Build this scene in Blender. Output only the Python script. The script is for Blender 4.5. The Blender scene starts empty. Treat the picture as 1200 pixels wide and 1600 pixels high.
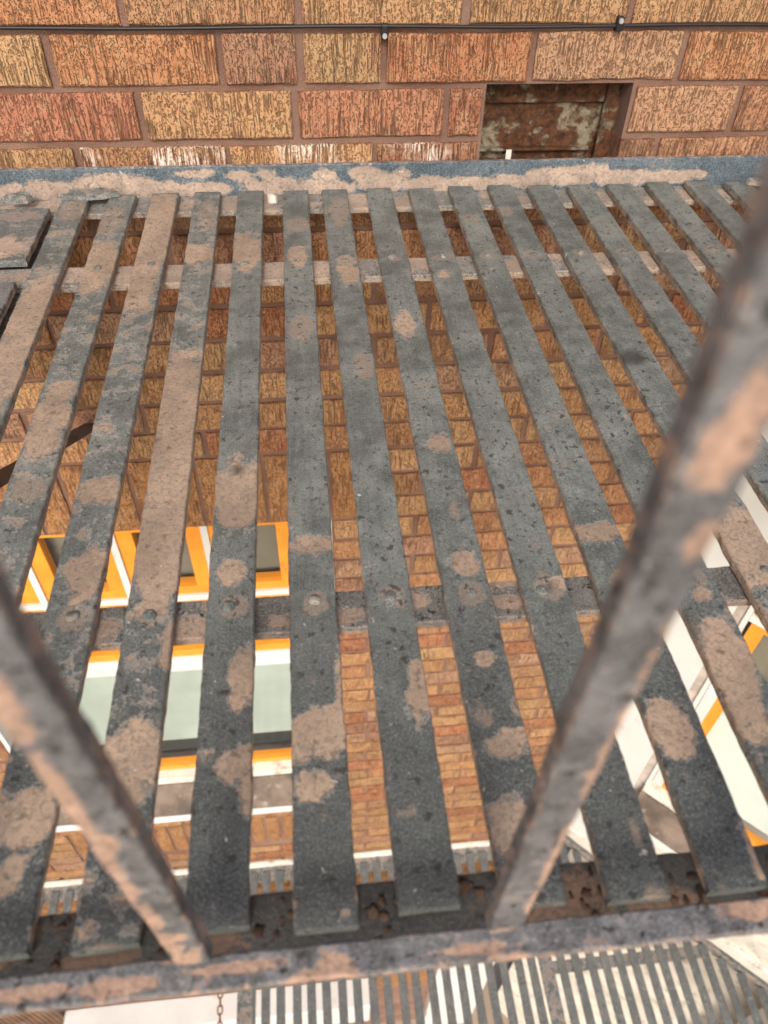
import bpy, bmesh, math, random
from mathutils import Vector, Matrix, noise as mnoise
R = math.radians
scene = bpy.context.scene
COL = scene.collection
rng = random.Random(7)

# ------------------------------------------------------------------ camera
CAM = Vector((0.30925, -0.36112, 0.46666))
c_r = Vector((0.99480584, -0.09960516, 0.02097988))
c_u = Vector((0.05670085, 0.71341327, 0.69844579))
c_f = Vector((0.08453613, 0.69362838, -0.71535538))
FPX = 1200.2
cam_d = bpy.data.cameras.new('camera')
cam = bpy.data.objects.new('camera', cam_d)
COL.objects.link(cam)
m = Matrix((c_r, c_u, -c_f)).transposed().to_4x4()
m.translation = CAM
cam.matrix_world = m
cam_d.sensor_fit = 'VERTICAL'
cam_d.sensor_height = 24.0
cam_d.lens = 24.0 * FPX / 1600.0
cam_d.clip_start = 0.01
cam_d.clip_end = 3000
cam_d.dof.use_dof = True
cam_d.dof.focus_distance = 0.86
cam_d.dof.aperture_fstop = 4.3
scene.camera = cam
scene.render.resolution_x, scene.render.resolution_y = 768, 1024

# ------------------------------------------------------------------ sky, sun, exposure
world = bpy.data.worlds.new('World')
scene.world = world
world.use_nodes = True
wt = world.node_tree
bg = wt.nodes['Background']
sky = wt.nodes.new('ShaderNodeTexSky')
sky.sky_type = 'NISHITA'
sky.sun_disc = False
SUN_EL, SUN_AZ = R(38), R(188)
sky.sun_elevation = SUN_EL
sky.sun_rotation = SUN_AZ
sky.air_density = 1.0
sky.dust_density = 6.0
sky.ozone_density = 0.6
wt.links.new(sky.outputs[0], bg.inputs[0])
bg.inputs[1].default_value = 0.13
sun_d = bpy.data.lights.new('sun', 'SUN')
sun_d.energy = 1.5
sun_d.angle = R(12)
sun_d.color = (1.0, 0.95, 0.88)
sun = bpy.data.objects.new('sun', sun_d)
COL.objects.link(sun)
sdir = Vector((math.sin(SUN_AZ) * math.cos(SUN_EL), math.cos(SUN_AZ) * math.cos(SUN_EL), math.sin(SUN_EL)))
sun.rotation_euler = sdir.to_track_quat('Z', 'Y').to_euler()
scene.view_settings.view_transform = 'Standard'
scene.view_settings.look = 'None'
scene.view_settings.gamma = 1
scene.view_settings.exposure = 0.60


# ------------------------------------------------------------------ node helpers
class Mat:
    def __init__(self, name):
        self.m = bpy.data.materials.new(name)
        self.m.use_nodes = True
        self.t = self.m.node_tree
        self.b = self.t.nodes['Principled BSDF']

    def n(self, typ, **kw):
        nd = self.t.nodes.new(typ)
        for k, v in kw.items():
            setattr(nd, k, v)
        return nd

    def put(self, sock, v):
        if v is None:
            return
        if isinstance(v, bpy.types.NodeSocket):
            self.t.links.new(v, sock)
        elif isinstance(v, (tuple, list)) and len(v) == 3 and sock.type == 'RGBA':
            sock.default_value = (*v, 1)
        else:
            sock.default_value = v

    def pos(self, rand=True, scale=(1, 1, 1), mul=37.0):
        g = self.n('ShaderNodeNewGeometry').outputs['Position']
        mp = self.n('ShaderNodeMapping')
        mp.inputs['Scale'].default_value = scale
        self.t.links.new(g, mp.inputs[0])
        if not rand:
            return mp.outputs[0]
        oi = self.n('ShaderNodeObjectInfo').outputs['Random']
        mu = self.math('MULTIPLY', oi, mul)
        va = self.n('ShaderNodeVectorMath', operation='ADD')
        self.t.links.new(mp.outputs[0], va.inputs[0])
        self.t.links.new(mu, va.inputs[1])
        return va.outputs[0]

    def math(self, op, a, b=None, clamp=False):
        nd = self.n('ShaderNodeMath', operation=op, use_clamp=clamp)
        self.put(nd.inputs[0], a)
        if b is not None:
            self.put(nd.inputs[1], b)
        return nd.outputs[0]

    def noise(self, vec, scale, detail=4, rough=0.55, dist=0.0):
        nd = self.n('ShaderNodeTexNoise')
        self.put(nd.inputs['Vector'], vec)
        nd.inputs['Scale'].default_value = scale
        nd.inputs['Detail'].default_value = detail
        nd.inputs['Roughness'].default_value = rough
        nd.inputs['Distortion'].default_value = dist
        return nd.outputs[0]

    def voro(self, vec, scale, rnd=1.0):
        nd = self.n('ShaderNodeTexVoronoi')
        self.put(nd.inputs['Vector'], vec)
        nd.inputs['Scale'].default_value = scale
        nd.inputs['Randomness'].default_value = rnd
        return nd.outputs['Distance']

    def step(self, v, a, b, lo=0.0, hi=1.0):
        nd = self.n('ShaderNodeMapRange', interpolation_type='SMOOTHSTEP')
        self.put(nd.inputs[0], v)
        for i, x in enumerate((a, b, lo, hi)):
            nd.inputs[i + 1].default_value = x
        return nd.outputs[0]

    def mix(self, f, a, b, mode='MIX'):
        nd = self.n('ShaderNodeMix', data_type='RGBA', blend_type=mode)
        self.put(nd.inputs[0], f)
        self.put(nd.inputs[6], a)
        self.put(nd.inputs[7], b)
        return nd.outputs[2]

    def attr(self, name):
        return self.n('ShaderNodeAttribute', attribute_name=name).outputs['Fac']

    def bump(self, h, dist, strength=1.0, normal=None):
        nd = self.n('ShaderNodeBump')
        self.put(nd.inputs['Height'], h)
        nd.inputs['Distance'].default_value = dist
        nd.inputs['Strength'].default_value = strength
        if normal is not None:
            self.put(nd.inputs['Normal'], normal)
        return nd.outputs[0]

    def out(self, col, rough=0.6, normal=None, spec=0.5, metal=0.0):
        self.put(self.b.inputs['Base Color'], col)
        self.put(self.b.inputs['Roughness'], rough)
        self.put(self.b.inputs['Metallic'], metal)
        self.put(self.b.inputs['Specular IOR Level'], spec)
        if normal is not None:
            self.put(self.b.inputs['Normal'], normal)
        return self.m


def mat_plain(name, col, rough=0.6, var=0.15, scale=8.0, bump=0.0, spec=0.4, dirt=None, dirt_amt=0.5):
    M = Mat(name)
    p = M.pos()
    n1 = M.noise(p, scale, 6)
    dark = tuple(c * (1 - var) for c in col)
    lite = tuple(min(1, c * (1 + var)) for c in col)
    c = M.mix(M.step(n1, 0.3, 0.7), dark, lite)
    if dirt:
        d = M.step(M.noise(p, scale * 2.3, 8, 0.65), 0.62 - 0.2 * dirt_amt, 0.74, 0, 1)
        c = M.mix(d, c, dirt)
    nm = M.bump(M.noise(p, scale * 25, 5), bump) if bump else None
    return M.out(c, rough, nm, spec)


def mat_brick(name, splash=False):
    M = Mat(name)
    p = M.pos()
    oi = M.n('ShaderNodeObjectInfo')
    base = oi.outputs['Color']
    # flashed brick: sandy heart, redder towards the arrises, in uneven clouds
    rim = M.attr('rim')
    big = M.noise(p, 17, 3, 0.6)
    heart = M.step(M.math('ADD', M.math('MULTIPLY', rim, 0.42), M.math('MULTIPLY', big, 1.3)), 0.50, 1.0)
    c = M.mix(heart, M.mix(0.6, base, (0.30, 0.125, 0.075)), base)
    c = M.mix(M.step(M.noise(p, 42, 4, 0.65), 0.46, 0.68, 0, 0.7), c, M.mix(0.55, base, (0.50, 0.36, 0.20)))
    # drag-wire face: upright scratches and torn pits
    streak = M.noise(M.pos(scale=(1, 1, 0.05)), 480, 3, 0.65)
    vo = M.n('ShaderNodeTexVoronoi')
    vw = M.n('ShaderNodeVectorMath', operation='ADD')
    M.put(vw.inputs[0], M.pos(scale=(1, 0.2, 0.5)))
    nc = M.n('ShaderNodeTexNoise')
    M.put(nc.inputs['Vector'], p)
    nc.inputs['Scale'].default_value = 170
    nc.inputs['Detail'].default_value = 3
    sc = M.n('ShaderNodeVectorMath', operation='SCALE')
    M.put(sc.inputs[0], nc.outputs['Color'])
    sc.inputs[3].default_value = 0.007
    M.put(vw.inputs[1], sc.outputs[0])
    M.put(vo.inputs['Vector'], vw.outputs[0])
    vo.inputs['Scale'].default_value = 430
    torn = M.math('MULTIPLY', M.math('SUBTRACT', big, 0.47), 1.6)
    size = M.math('ADD', M.math('MULTIPLY', vo.outputs['Color'], 0.52), M.math('MULTIPLY', torn, 0.35))
    pit = M.step(M.math('SUBTRACT', vo.outputs['Distance'], size), -0.06, 0.14)
    hh = M.math('MINIMUM', pit, M.step(M.math('ADD', streak, M.math('MULTIPLY', torn, 0.3)), 0.35, 0.47))
    c = M.mix(M.step(M.noise(p, 130, 4, 0.7), 0.52, 0.34, 0, 0.6), c, M.mix(0.55, base, (0.11, 0.05, 0.03)))
    grain = M.noise(p, 900, 2)
    c = M.mix(M.step(hh, 0.85, 0.05, 0.0, 0.72), c, M.mix(0.75, base, (0.06, 0.028, 0.016)))
    c = M.mix(M.step(grain, 0.56, 0.75, 0, 0.45), c, (0.58, 0.46, 0.34))
    c = M.mix(M.step(grain, 0.42, 0.25, 0, 0.45), c, (0.12, 0.06, 0.035))
    if splash:
        mask = M.step(M.noise(p, 14, 2), 0.42, 0.60)
        c = M.mix(M.math('MULTIPLY', M.step(streak, 0.5, 0.56), mask), c, (0.72, 0.66, 0.6))
    nm = M.bump(M.math('ADD', hh, M.math('MULTIPLY', grain, 0.25)), 0.0048, 0.9)
    return M.out(c, 0.92, nm, 0.15)


def mat_mortar():
    M = Mat('mortar')
    p = M.pos(False)
    c = M.mix(M.step(M.noise(p, 9, 5), 0.3, 0.7), (0.165, 0.095, 0.073), (0.25, 0.16, 0.125))
    g = M.noise(p, 650, 3, 0.7)
    c = M.mix(M.step(g, 0.58, 0.75, 0, 0.5), c, (0.40, 0.30, 0.25))
    c = M.mix(M.step(g, 0.4, 0.25, 0, 0.6), c, (0.06, 0.035, 0.028))
    nm = M.bump(M.noise(p, 300, 6, 0.7), 0.003, 0.8)
    return M.out(c, 0.95, nm, 0.15)


def mat_paint(name, grey0, grey1, primer, rim_col=(0.5, 0.46, 0.42), pit=0.5, rough=0.55, rust=(0.11, 0.062, 0.04),
              bias=0.0, grain_amt=0.6, nscale=1.0, edge_amt=1.0, end_dark_col=None):
    """old enamel over primer: attribute 'primer' > 0 where the enamel has come off, 'edge' along worn arrises,
    'stain' where it is only stained, 'fresh' where the base colour darkens towards the outer end"""
    M = Mat(name)
    p = M.pos()
    a = M.attr('primer')
    e = M.attr('edge')
    n1 = M.noise(p, 55 * nscale, 5, 0.6)
    n2 = M.noise(p, 16 * nscale, 4, 0.6)
    n3 = M.noise(p, 800, 3, 0.7)
    n4 = M.noise(p, 260, 3, 0.7)
    pv = M.noise(p, 150, 3, 0.6, 0.5)
    base = M.mix(M.step(n2, 0.3, 0.7), grey0, grey1)
    base = M.mix(M.step(n1, 0.42, 0.66, 0, 0.4), base, tuple(x * 1.4 for x in grey1))
    along = M.noise(M.pos(scale=(1, 0.06, 1)), 300, 3, 0.65)
    base = M.mix(M.step(n4, 0.47, 0.33, 0, 0.5), base, tuple(x * 0.5 for x in grey0))
    base = M.mix(M.step(along, 0.48, 0.32, 0, 0.28), base, tuple(x * 0.5 for x in grey0))
    base = M.mix(M.step(along, 0.56, 0.72, 0, 0.2), base, tuple(x * 1.5 for x in grey1))
    if end_dark_col:
        fr = M.math('ADD', M.attr('end_dark'), M.math('MULTIPLY', M.math('SUBTRACT', n2, 0.5), 0.9))
        base = M.mix(M.step(fr, 0.25, 0.85, 0, 0.8), base, end_dark_col)  # darker base colour towards the outer end of the bar, ragged by noise
    # brownish bloom where the primer ghosts through
    bl = M.math('ADD', M.attr('stain'), M.math('SUBTRACT', n2, n1))
    bl = M.math('ADD', bl, M.math('MULTIPLY', M.math('SUBTRACT', n4, 0.5), 0.3))
    base = M.mix(M.step(bl, 0.10, 0.30, 0, 0.62), base, tuple(0.62 * x + 0.02 for x in primer))
    # sandy grain of weathered enamel
    base = M.mix(M.step(n3, 0.51, 0.62, 0, grain_amt), base, tuple(min(1, x * 2.0) for x in grey1))
    base = M.mix(M.step(n3, 0.49, 0.38, 0, grain_amt), base, tuple(x * 0.35 for x in grey0))
    # black rust pits
    pits = M.math('MULTIPLY', M.step(pv, 0.600, 0.635), M.step(n2, 0.36, 0.52))
    base = M.mix(M.math('MULTIPLY', pits, pit * 1.5, True), base, (0.018, 0.016, 0.014))
    # primer patches
    f = M.math('ADD', a, M.math('MULTIPLY', M.math('SUBTRACT', n1, 0.5), 2.3))
    f = M.math('ADD', f, M.math('MULTIPLY', M.math('SUBTRACT', n4, 0.5), 0.8))
    f = M.math('ADD', f, M.math('MULTIPLY', M.math('SUBTRACT', n3, 0.5), 0.5))
    f = M.math('ADD', f, bias)
    fm = M.step(f, -0.05, 0.08)
    rimm = M.math('MULTIPLY', M.step(f, -0.16, -0.06), M.step(f, 0.0, -0.06))
    pc = M.mix(M.step(n2, 0.35, 0.65), tuple(x * 0.70 for x in primer), primer)
    pc = M.mix(M.step(n4, 0.56, 0.36, 0, 0.75), pc, tuple(0.42 * x + 0.5 * g for x, g in zip(primer, grey0)))
    pc = M.mix(M.step(n3, 0.47, 0.32, 0, 0.7), pc, tuple(x * 0.33 for x in primer))
    pc = M.mix(M.step(pv, 0.60, 0.67, 0, 0.6 * pit + 0.2), pc, (0.05, 0.03, 0.022))
    c = M.mix(M.math('MULTIPLY', rimm, 0.45), base, rim_col)
    c = M.mix(M.math('MULTIPLY', fm, M.step(n1, 0.30, 0.52, 0.72, 0.97)), c, pc)
    # worn arrises: rust and thin primer lines
    ef = M.math('ADD', e, M.math('MULTIPLY', M.math('SUBTRACT', n4, 0.5), 1.6))
    em = M.math('MULTIPLY', M.step(ef, 0.62, 0.85), edge_amt)
    c = M.mix(em, c, M.mix(M.step(n1, 0.42, 0.56), rust, tuple(x * 0.8 for x in primer)))
    so = M.math('MULTIPLY', M.attr('soot'), M.step(M.math('ADD', n3, M.math('MULTIPLY', n4, 0.5)), 0.55, 0.85, 0.35, 1.0))
    c = M.mix(M.math('MULTIPLY', so, 0.85), c, (0.022, 0.021, 0.019))
    # little pale chips
    c = M.mix(M.step(pv, 0.285, 0.265), c, rim_col)
    hgt = M.math('ADD', M.math('MULTIPLY', fm, -0.5), M.math('MULTIPLY', n4, 0.6))
    hgt = M.math('ADD', hgt, M.math('MULTIPLY', n3, 0.35))
    nm = M.bump(hgt, 0.0016, 0.9)
    rg = M.n('ShaderNodeMix', data_type='FLOAT')
    M.put(rg.inputs[0], fm)
    rg.inputs[2].default_value = rough
    rg.inputs[3].default_value = 0.85
    return M.out(c, rg.outputs[0], nm, 0.45)


def mat_rustplate():
    M = Mat('rusted_sheet')
    p = M.pos(False)
    n1 = M.noise(p, 30, 7, 0.65, 0.4)
    n2 = M.noise(p, 90, 5, 0.7)
    pale = M.mix(M.step(n2, 0.3, 0.7), (0.14, 0.125, 0.09), (0.27, 0.25, 0.19))
    rust = M.mix(M.step(n2, 0.35, 0.7), (0.03, 0.013, 0.007), (0.12, 0.05, 0.022))
    c = M.mix(M.step(M.math('ADD', n1, M.math('MULTIPLY', n2, 0.25)), 0.50, 0.62), pale, rust)
    return M.out(c, 0.8, M.bump(n2, 0.002, 0.7), 0.3)


def mat_glass(name, tint=(0.97, 0.985, 0.975)):
    M = Mat(name)
    t = M.t
    tr = M.n('ShaderNodeBsdfTransparent')
    tr.inputs[0].default_value = (*tint, 1)
    gl = M.n('ShaderNodeBsdfGlossy')
    gl.inputs['Roughness'].default_value = 0.03
    fr = M.n('ShaderNodeFresnel')
    fr.inputs[0].default_value = 1.5
    mx = M.n('ShaderNodeMixShader')
    bf = M.n('ShaderNodeNewGeometry').outputs['Backfacing']
    t.links.new(M.math('MULTIPLY', fr.outputs[0], M.math('SUBTRACT', 1.0, bf)), mx.inputs[0])
    t.links.new(tr.outputs[0], mx.inputs[1])
    t.links.new(gl.outputs[0], mx.inputs[2])
    t.links.new(mx.outputs[0], t.nodes['Material Output'].inputs[0])
    return M.m


PRIMER = (0.415, 0.308, 0.226)
MB = mat_brick('drag_faced_brick')
MBS = mat_brick('drag_faced_brick_with_paint_splash', True)
MMORT = mat_mortar()
MSLAT = mat_paint('worn_grey_enamel', (0.076, 0.087, 0.083), (0.178, 0.196, 0.187), PRIMER, end_dark_col=(0.043, 0.049, 0.050), grain_amt=0.33)
MBAR = mat_paint('worn_enamel_support_bar', (0.085, 0.083, 0.08), (0.15, 0.148, 0.14), (0.36, 0.27, 0.21), bias=-0.02, pit=0.8)
MBARUP = mat_paint('cream_primer_support_bar', (0.13, 0.132, 0.128), (0.23, 0.225, 0.21), (0.45, 0.355, 0.285), pit=0.5)
MANG = mat_paint('blue_grey_enamel_angle', (0.045, 0.066, 0.088), (0.12, 0.152, 0.178), (0.50, 0.385, 0.31), (0.6, 0.56, 0.52), pit=0.3, rough=0.45)
MFRONT = mat_paint('grimy_dark_enamel', (0.018, 0.018, 0.018), (0.04, 0.04, 0.038), (0.135, 0.085, 0.06), (0.12, 0.1, 0.08), pit=0.4, rust=(0.13, 0.06, 0.03), bias=0.05)
MRAIL = mat_paint('blue_grey_enamel_railing', (0.045, 0.046, 0.049), (0.15, 0.153, 0.162), (0.44, 0.295, 0.22), (0.42, 0.37, 0.36), pit=0.8, rough=0.5, nscale=1.7, grain_amt=0.4)
MSLATLOW = mat_paint('dark_grey_enamel', (0.075, 0.083, 0.086), (0.135, 0.145, 0.145), (0.36, 0.27, 0.22), (0.6, 0.6, 0.58), pit=0.5, bias=-0.1)
MWHITE = mat_plain('white_paint', (0.60, 0.615, 0.605), 0.5, 0.06, 5, dirt=(0.45, 0.42, 0.37), dirt_amt=0.15)
MWHITED = mat_plain('dirty_white_paint', (0.62, 0.60, 0.54), 0.6, 0.15, 9, dirt=(0.25, 0.22, 0.18), dirt_amt=0.55)
MORANGE = mat_plain('orange_paint', (0.78, 0.29, 0.03), 0.5, 0.1, 14, dirt=(0.45, 0.2, 0.06), dirt_amt=0.25)
MSILL = mat_plain('weathered_brown_stone', (0.135, 0.105, 0.085), 0.8, 0.45, 12, 0.002, dirt=(0.30, 0.27, 0.24), dirt_amt=0.3)
MSTRIP = mat_plain('grey_brown_caulk', (0.42, 0.37, 0.335), 0.8, 0.3, 20)
MBLIND = mat_plain('pale_mint_blind', (0.31, 0.355, 0.33), 0.6, 0.12, 5)
MBLINDW = mat_plain('white_ribbed_blind', (0.56, 0.60, 0.585), 0.6, 0.06, 4)
MBLINDB = mat_plain('taupe_blind', (0.17, 0.155, 0.125), 0.7, 0.15, 6)
MDARK = mat_plain('dark_gap', (0.035, 0.04, 0.042), 0.5, 0.2)
MCABLE = mat_plain('black_cable_sheath', (0.012, 0.012, 0.014), 0.45, 0.2)
MSCREW = mat_plain('zinc_screw', (0.35, 0.35, 0.36), 0.35, 0.1)
MRUSTP = mat_rustplate()
MGLASS = mat_glass('window_glass')
MCHAIN = mat_plain('rusty_chain', (0.20, 0.085, 0.045), 0.8, 0.4, 60)
MGROUND = mat_plain('tan_paving', (0.32, 0.25, 0.19), 0.85, 0.2, 3, 0.002)
MRIB = mat_plain('brown_ribbed_metal', (0.13, 0.075, 0.05), 0.7, 0.3, 8, dirt=(0.3, 0.2, 0.15))
MFLAKE = mat_paint('flaked_enamel', (0.09, 0.098, 0.098), (0.17, 0.18, 0.175), (0.5, 0.38, 0.31))
MDIRT = mat_plain('caked_rust_dirt', (0.085, 0.055, 0.04), 0.95, 0.5, 40, 0.003, 0.1, (0.02, 0.018, 0.016), 0.6)
MBRACE = mat_plain('sooty_black_iron', (0.065, 0.064, 0.064), 0.5, 0.4, 20)


# ------------------------------------------------------------------ object helpers
def link(name, me, mat, parent=None):
    o = bpy.data.objects.new(name, me)
    if mat is not None and not me.materials:
        me.materials.append(mat)
    COL.objects.link(o)
    if parent is not None:
        o.parent = parent
    return o


def thing(name, label, cat, loc=(0, 0, 0), group=None):
    o = bpy.data.objects.new(name, None)
    o.empty_display_size = 0.1
    COL.objects.link(o)
    o.location = loc
    tag(o, label, cat, group)
    return o


def tag(o, label, cat, group=None):
    o['label'] = label
    o['category'] = cat
    if group:
        o['group'] = group
    return o


def part(name, bm, mat, parent, smooth=False):
    me = bpy.data.meshes.new(name)
    bm.normal_update()
    bm.to_mesh(me)
    bm.free()
    if smooth:
        for p in me.polygons:
            p.use_smooth = True
    o = link(name, me, mat)
    if parent is not None:
        o.parent = parent
        w = Vector((0, 0, 0))
        q = parent
        while q is not None:
            w += q.location
            q = q.parent
        o.matrix_parent_inverse = Matrix.Translation(-w)
    return o


def bm_box(bm, x0, x1, y0, y1, z0, z1, bevel=0.0, M=None):
    r = bmesh.ops.create_cube(bm, size=1)
    vs = r['verts']
    for v in vs:
        v.co = Vector((x0 + (v.co.x + .5) * (x1 - x0), y0 + (v.co.y + .5) * (y1 - y0), z0 + (v.co.z + .5) * (z1 - z0)))
    if bevel:
        es = list({e for v in vs for e in v.link_edges})
        r = bmesh.ops.bevel(bm, geom=es, offset=bevel, segments=2, affect='EDGES', profile=0.5)
        vs = list({v for f in r['faces'] for v in f.verts} | {v for v in vs if v.is_valid})
    if M is not None:
        for v in vs:
            v.co = M @ v.co
    return vs


def boxpart(name, mat, parent, x0, x1, y0, y1, z0, z1, bevel=0.0, M=None):
    bm = bmesh.new()
    bm_box(bm, x0, x1, y0, y1, z0, z1, bevel, M)
    return part(name, bm, mat, parent)


def bar_mesh(name, length, w, t, patches=(), base=-0.75, seg=0.006, wob=0.0008, seed=0, nw=8, round_=0.0011, axis='y', edge_w=0.004,
             side=0.35, end_dark_len=0.0, rough_ends=0.0):
    """flat or square bar as a swept ring; local: along axis, width across, thickness down from 0.
    Carries 'primer' (worn patches given as (across, along, r_across, r_along, strength) in bar coordinates) and 'edge'."""
    n = max(2, int(length / seg))
    prof = []
    for i in range(nw + 1):
        u = -w / 2 + w * i / nw
        zz = 0.0
        if i == 0 or i == nw:
            u *= 1 - 2 * 0.0002 / w
            zz = -round_
        elif i == 1 or i == nw - 1:
            u = math.copysign(w / 2 - round_ * 1.1, u)
        prof.append((u, zz, 0 if 0 < i < nw else 1))
    prof += [(w / 2, -t * 0.5, 2), (w / 2 - 0.0003, -t + round_, 2), (w / 2 - round_, -t, 3), (0.0, -t, 3), (-w / 2 + round_, -t, 3), (-w / 2 + 0.0003, -t + round_, 2), (-w / 2, -t * 0.5, 2)]
    k = len(prof)
    verts, prim, edge, stain, end_dark, soot = [], [], [], [], [], []
    off = seed * 17.3
    for j in range(n + 1):
        s = length * j / n
        for (u, zz, typ) in prof:
            uu = u
            if typ in (1, 2) or abs(u) > w / 2 - 0.002:
                uu += wob * mnoise.noise(Vector((s * 38, off + (5 if u > 0 else 0), zz * 60))) + wob * .8 * mnoise.noise(Vector((s * 140, off + (9 if u > 0 else 0), zz * 90)))
            z2 = zz + 0.0005 * mnoise.noise(Vector((s * 20, off, u * 60)))
            ss = s
            if rough_ends and j in (0, n):
                ss += rough_ends * mnoise.noise(Vector((u * 90, off, j)))
            verts.append((uu, ss, z2) if axis == 'y' else (ss, uu, z2))
            if typ <= 1:
                d, sn, so = base, -0.05, 0.0
                for (px, py, rx, ry, st) in patches:
                    q = 1 - math.sqrt(((uu - px) / rx) ** 2 + ((s - py) / ry) ** 2)
                    if st > 1.9:
                        so = max(so, min(1.0, q * 2.0))
                    elif st < 0.75:
                        sn = max(sn, min(0.4, q * 1.2))
                    else:
                        d = max(d, min(0.6, q * 1.5) * st if q > 0 else max(-1.2, q * 1.3))
                prim.append(d)
                stain.append(sn)
                soot.append(so)
                end_dark.append(1 - (s / end_dark_len) if end_dark_len else 0.0)
                dd = w / 2 - abs(uu)
                edge.append(max(0.0, 1 - dd / edge_w) * 0.72)
            else:
                prim.append(side - 0.22)
                stain.append(0.0)
                soot.append(0.0)
                end_dark.append(0.0)
                edge.append(0.42 if typ == 2 else 0.8)
    for j in (0, n):
        for i in range(k):
            prim[j * k + i], edge[j * k + i] = -0.9, 0.3
            end_dark[j * k + i] = 1.2
    faces = []
    for j in range(n):
        for i in range(k):
            i2 = (i + 1) % k
            f = (j * k + i, j * k + i2, (j + 1) * k + i2, (j + 1) * k + i)
            faces.append(f if axis == 'y' else f[::-1])
    e0 = tuple(range(k)); e1 = tuple(n * k + i for i in range(k))
    faces.append(e0[::-1] if axis == 'y' else e0)
    faces.append(e1 if axis == 'y' else e1[::-1])
    me = bpy.data.meshes.new(name)
    me.from_pydata(verts, [], faces)
    for nm, vals in (('primer', prim), ('edge', edge), ('stain', stain), ('end_dark', end_dark), ('soot', soot)):
        at = me.attributes.new(nm, 'FLOAT', 'POINT')
        at.data.foreach_set('value', vals)
    me.validate()
    return me


def project(p):
    d = Vector(p) - CAM
    z = d.dot(c_f)
    if z < 0.02:
        return None
    return 600 + FPX * d.dot(c_r) / z, 800 - FPX * d.dot(c_u) / z


def in_frame(p, pad=40):
    q = project(p)
    return q is not None and -pad < q[0] < 1200 + pad and -pad < q[1] < 1600 + pad


# ================================================================== ground
GZ = -5.62
bm = bmesh.new()
bmesh.ops.create_grid(bm, x_segments=2, y_segments=2, size=600)
for v in bm.verts:
    v.co.z = GZ
ground = part('ground', bm, MGROUND, None)
ground['kind'] = 'structure'

# ================================================================== brick wall
WY = 0.765            # brick faces
WX0, WX1 = -1.6, 1.114
wall = thing('brick_wall', 'orange and tan drag-faced brick wall behind the slatted iron platform', 'brick wall', (0.3, WY, GZ))

# bed joints from top to bottom (centres)
joints = [0.26 + 0.066 * i for i in range(18, 0, -1)] + [0.26, 0.194, 0.127, 0.058]
z = 0.058
for i in range(7):
    z -= 0.0640
    joints.append(z)
for i in range(2):
    z -= 0.0645
    joints.append(z)
Z_SOLD = z                      # top of soldier course
for i in range(3):
    z -= 0.0645
    joints.append(z)
Z_HEAD = z                      # window head
for i in range(3):
    z -= 0.0645
    joints.append(z)
for i in range(4):
    z -= 0.0615
    joints.append(z)
for i in range(58):
    z -= 0.0604
    joints.append(z)
WIN = (-0.60, 0.335, -1.965, Z_HEAD)       # opening x0,x1,z0,z1 (down to the underside of the sill)
ROWLOCK = (-2.40, -2.165)
HOLE = (0.571, 0.779, -0.006, 0.127)
SHOP_TOP = -3.9                            # painted ground floor begins below

# mortar backing, cut into rectangles round the openings
bm = bmesh.new()
YB = WY + 0.0055


def backing(x0, x1, z0, z1):
    bm_box(bm, x0, x1, YB, YB + 0.22, z0, z1)


ztop = joints[0]
backing(WX0, WX1, HOLE[3], ztop)
backing(WX0, HOLE[0], HOLE[2], HOLE[3])
backing(HOLE[1], WX1, HOLE[2], HOLE[3])
backing(WX0, WX1, Z_HEAD, HOLE[2])
backing(WX0, WIN[0], WIN[2], Z_HEAD)
backing(WIN[1], WX1, WIN[2], Z_HEAD)
backing(WX0, WX1, GZ, WIN[2])
part('mortar_bed', bm, MMORT, wall)

PAL = [((0.44, 0.25, 0.11), 8), ((0.46, 0.285, 0.135), 9), ((0.40, 0.20, 0.09), 6), ((0.37, 0.145, 0.07), 4), ((0.31, 0.175, 0.12), 4), ((0.38, 0.25, 0.165), 4), ((0.33, 0.20, 0.105), 3)]
bag = [c for c, k in PAL for _ in range(k)]
_bm_cache = {}


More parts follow.
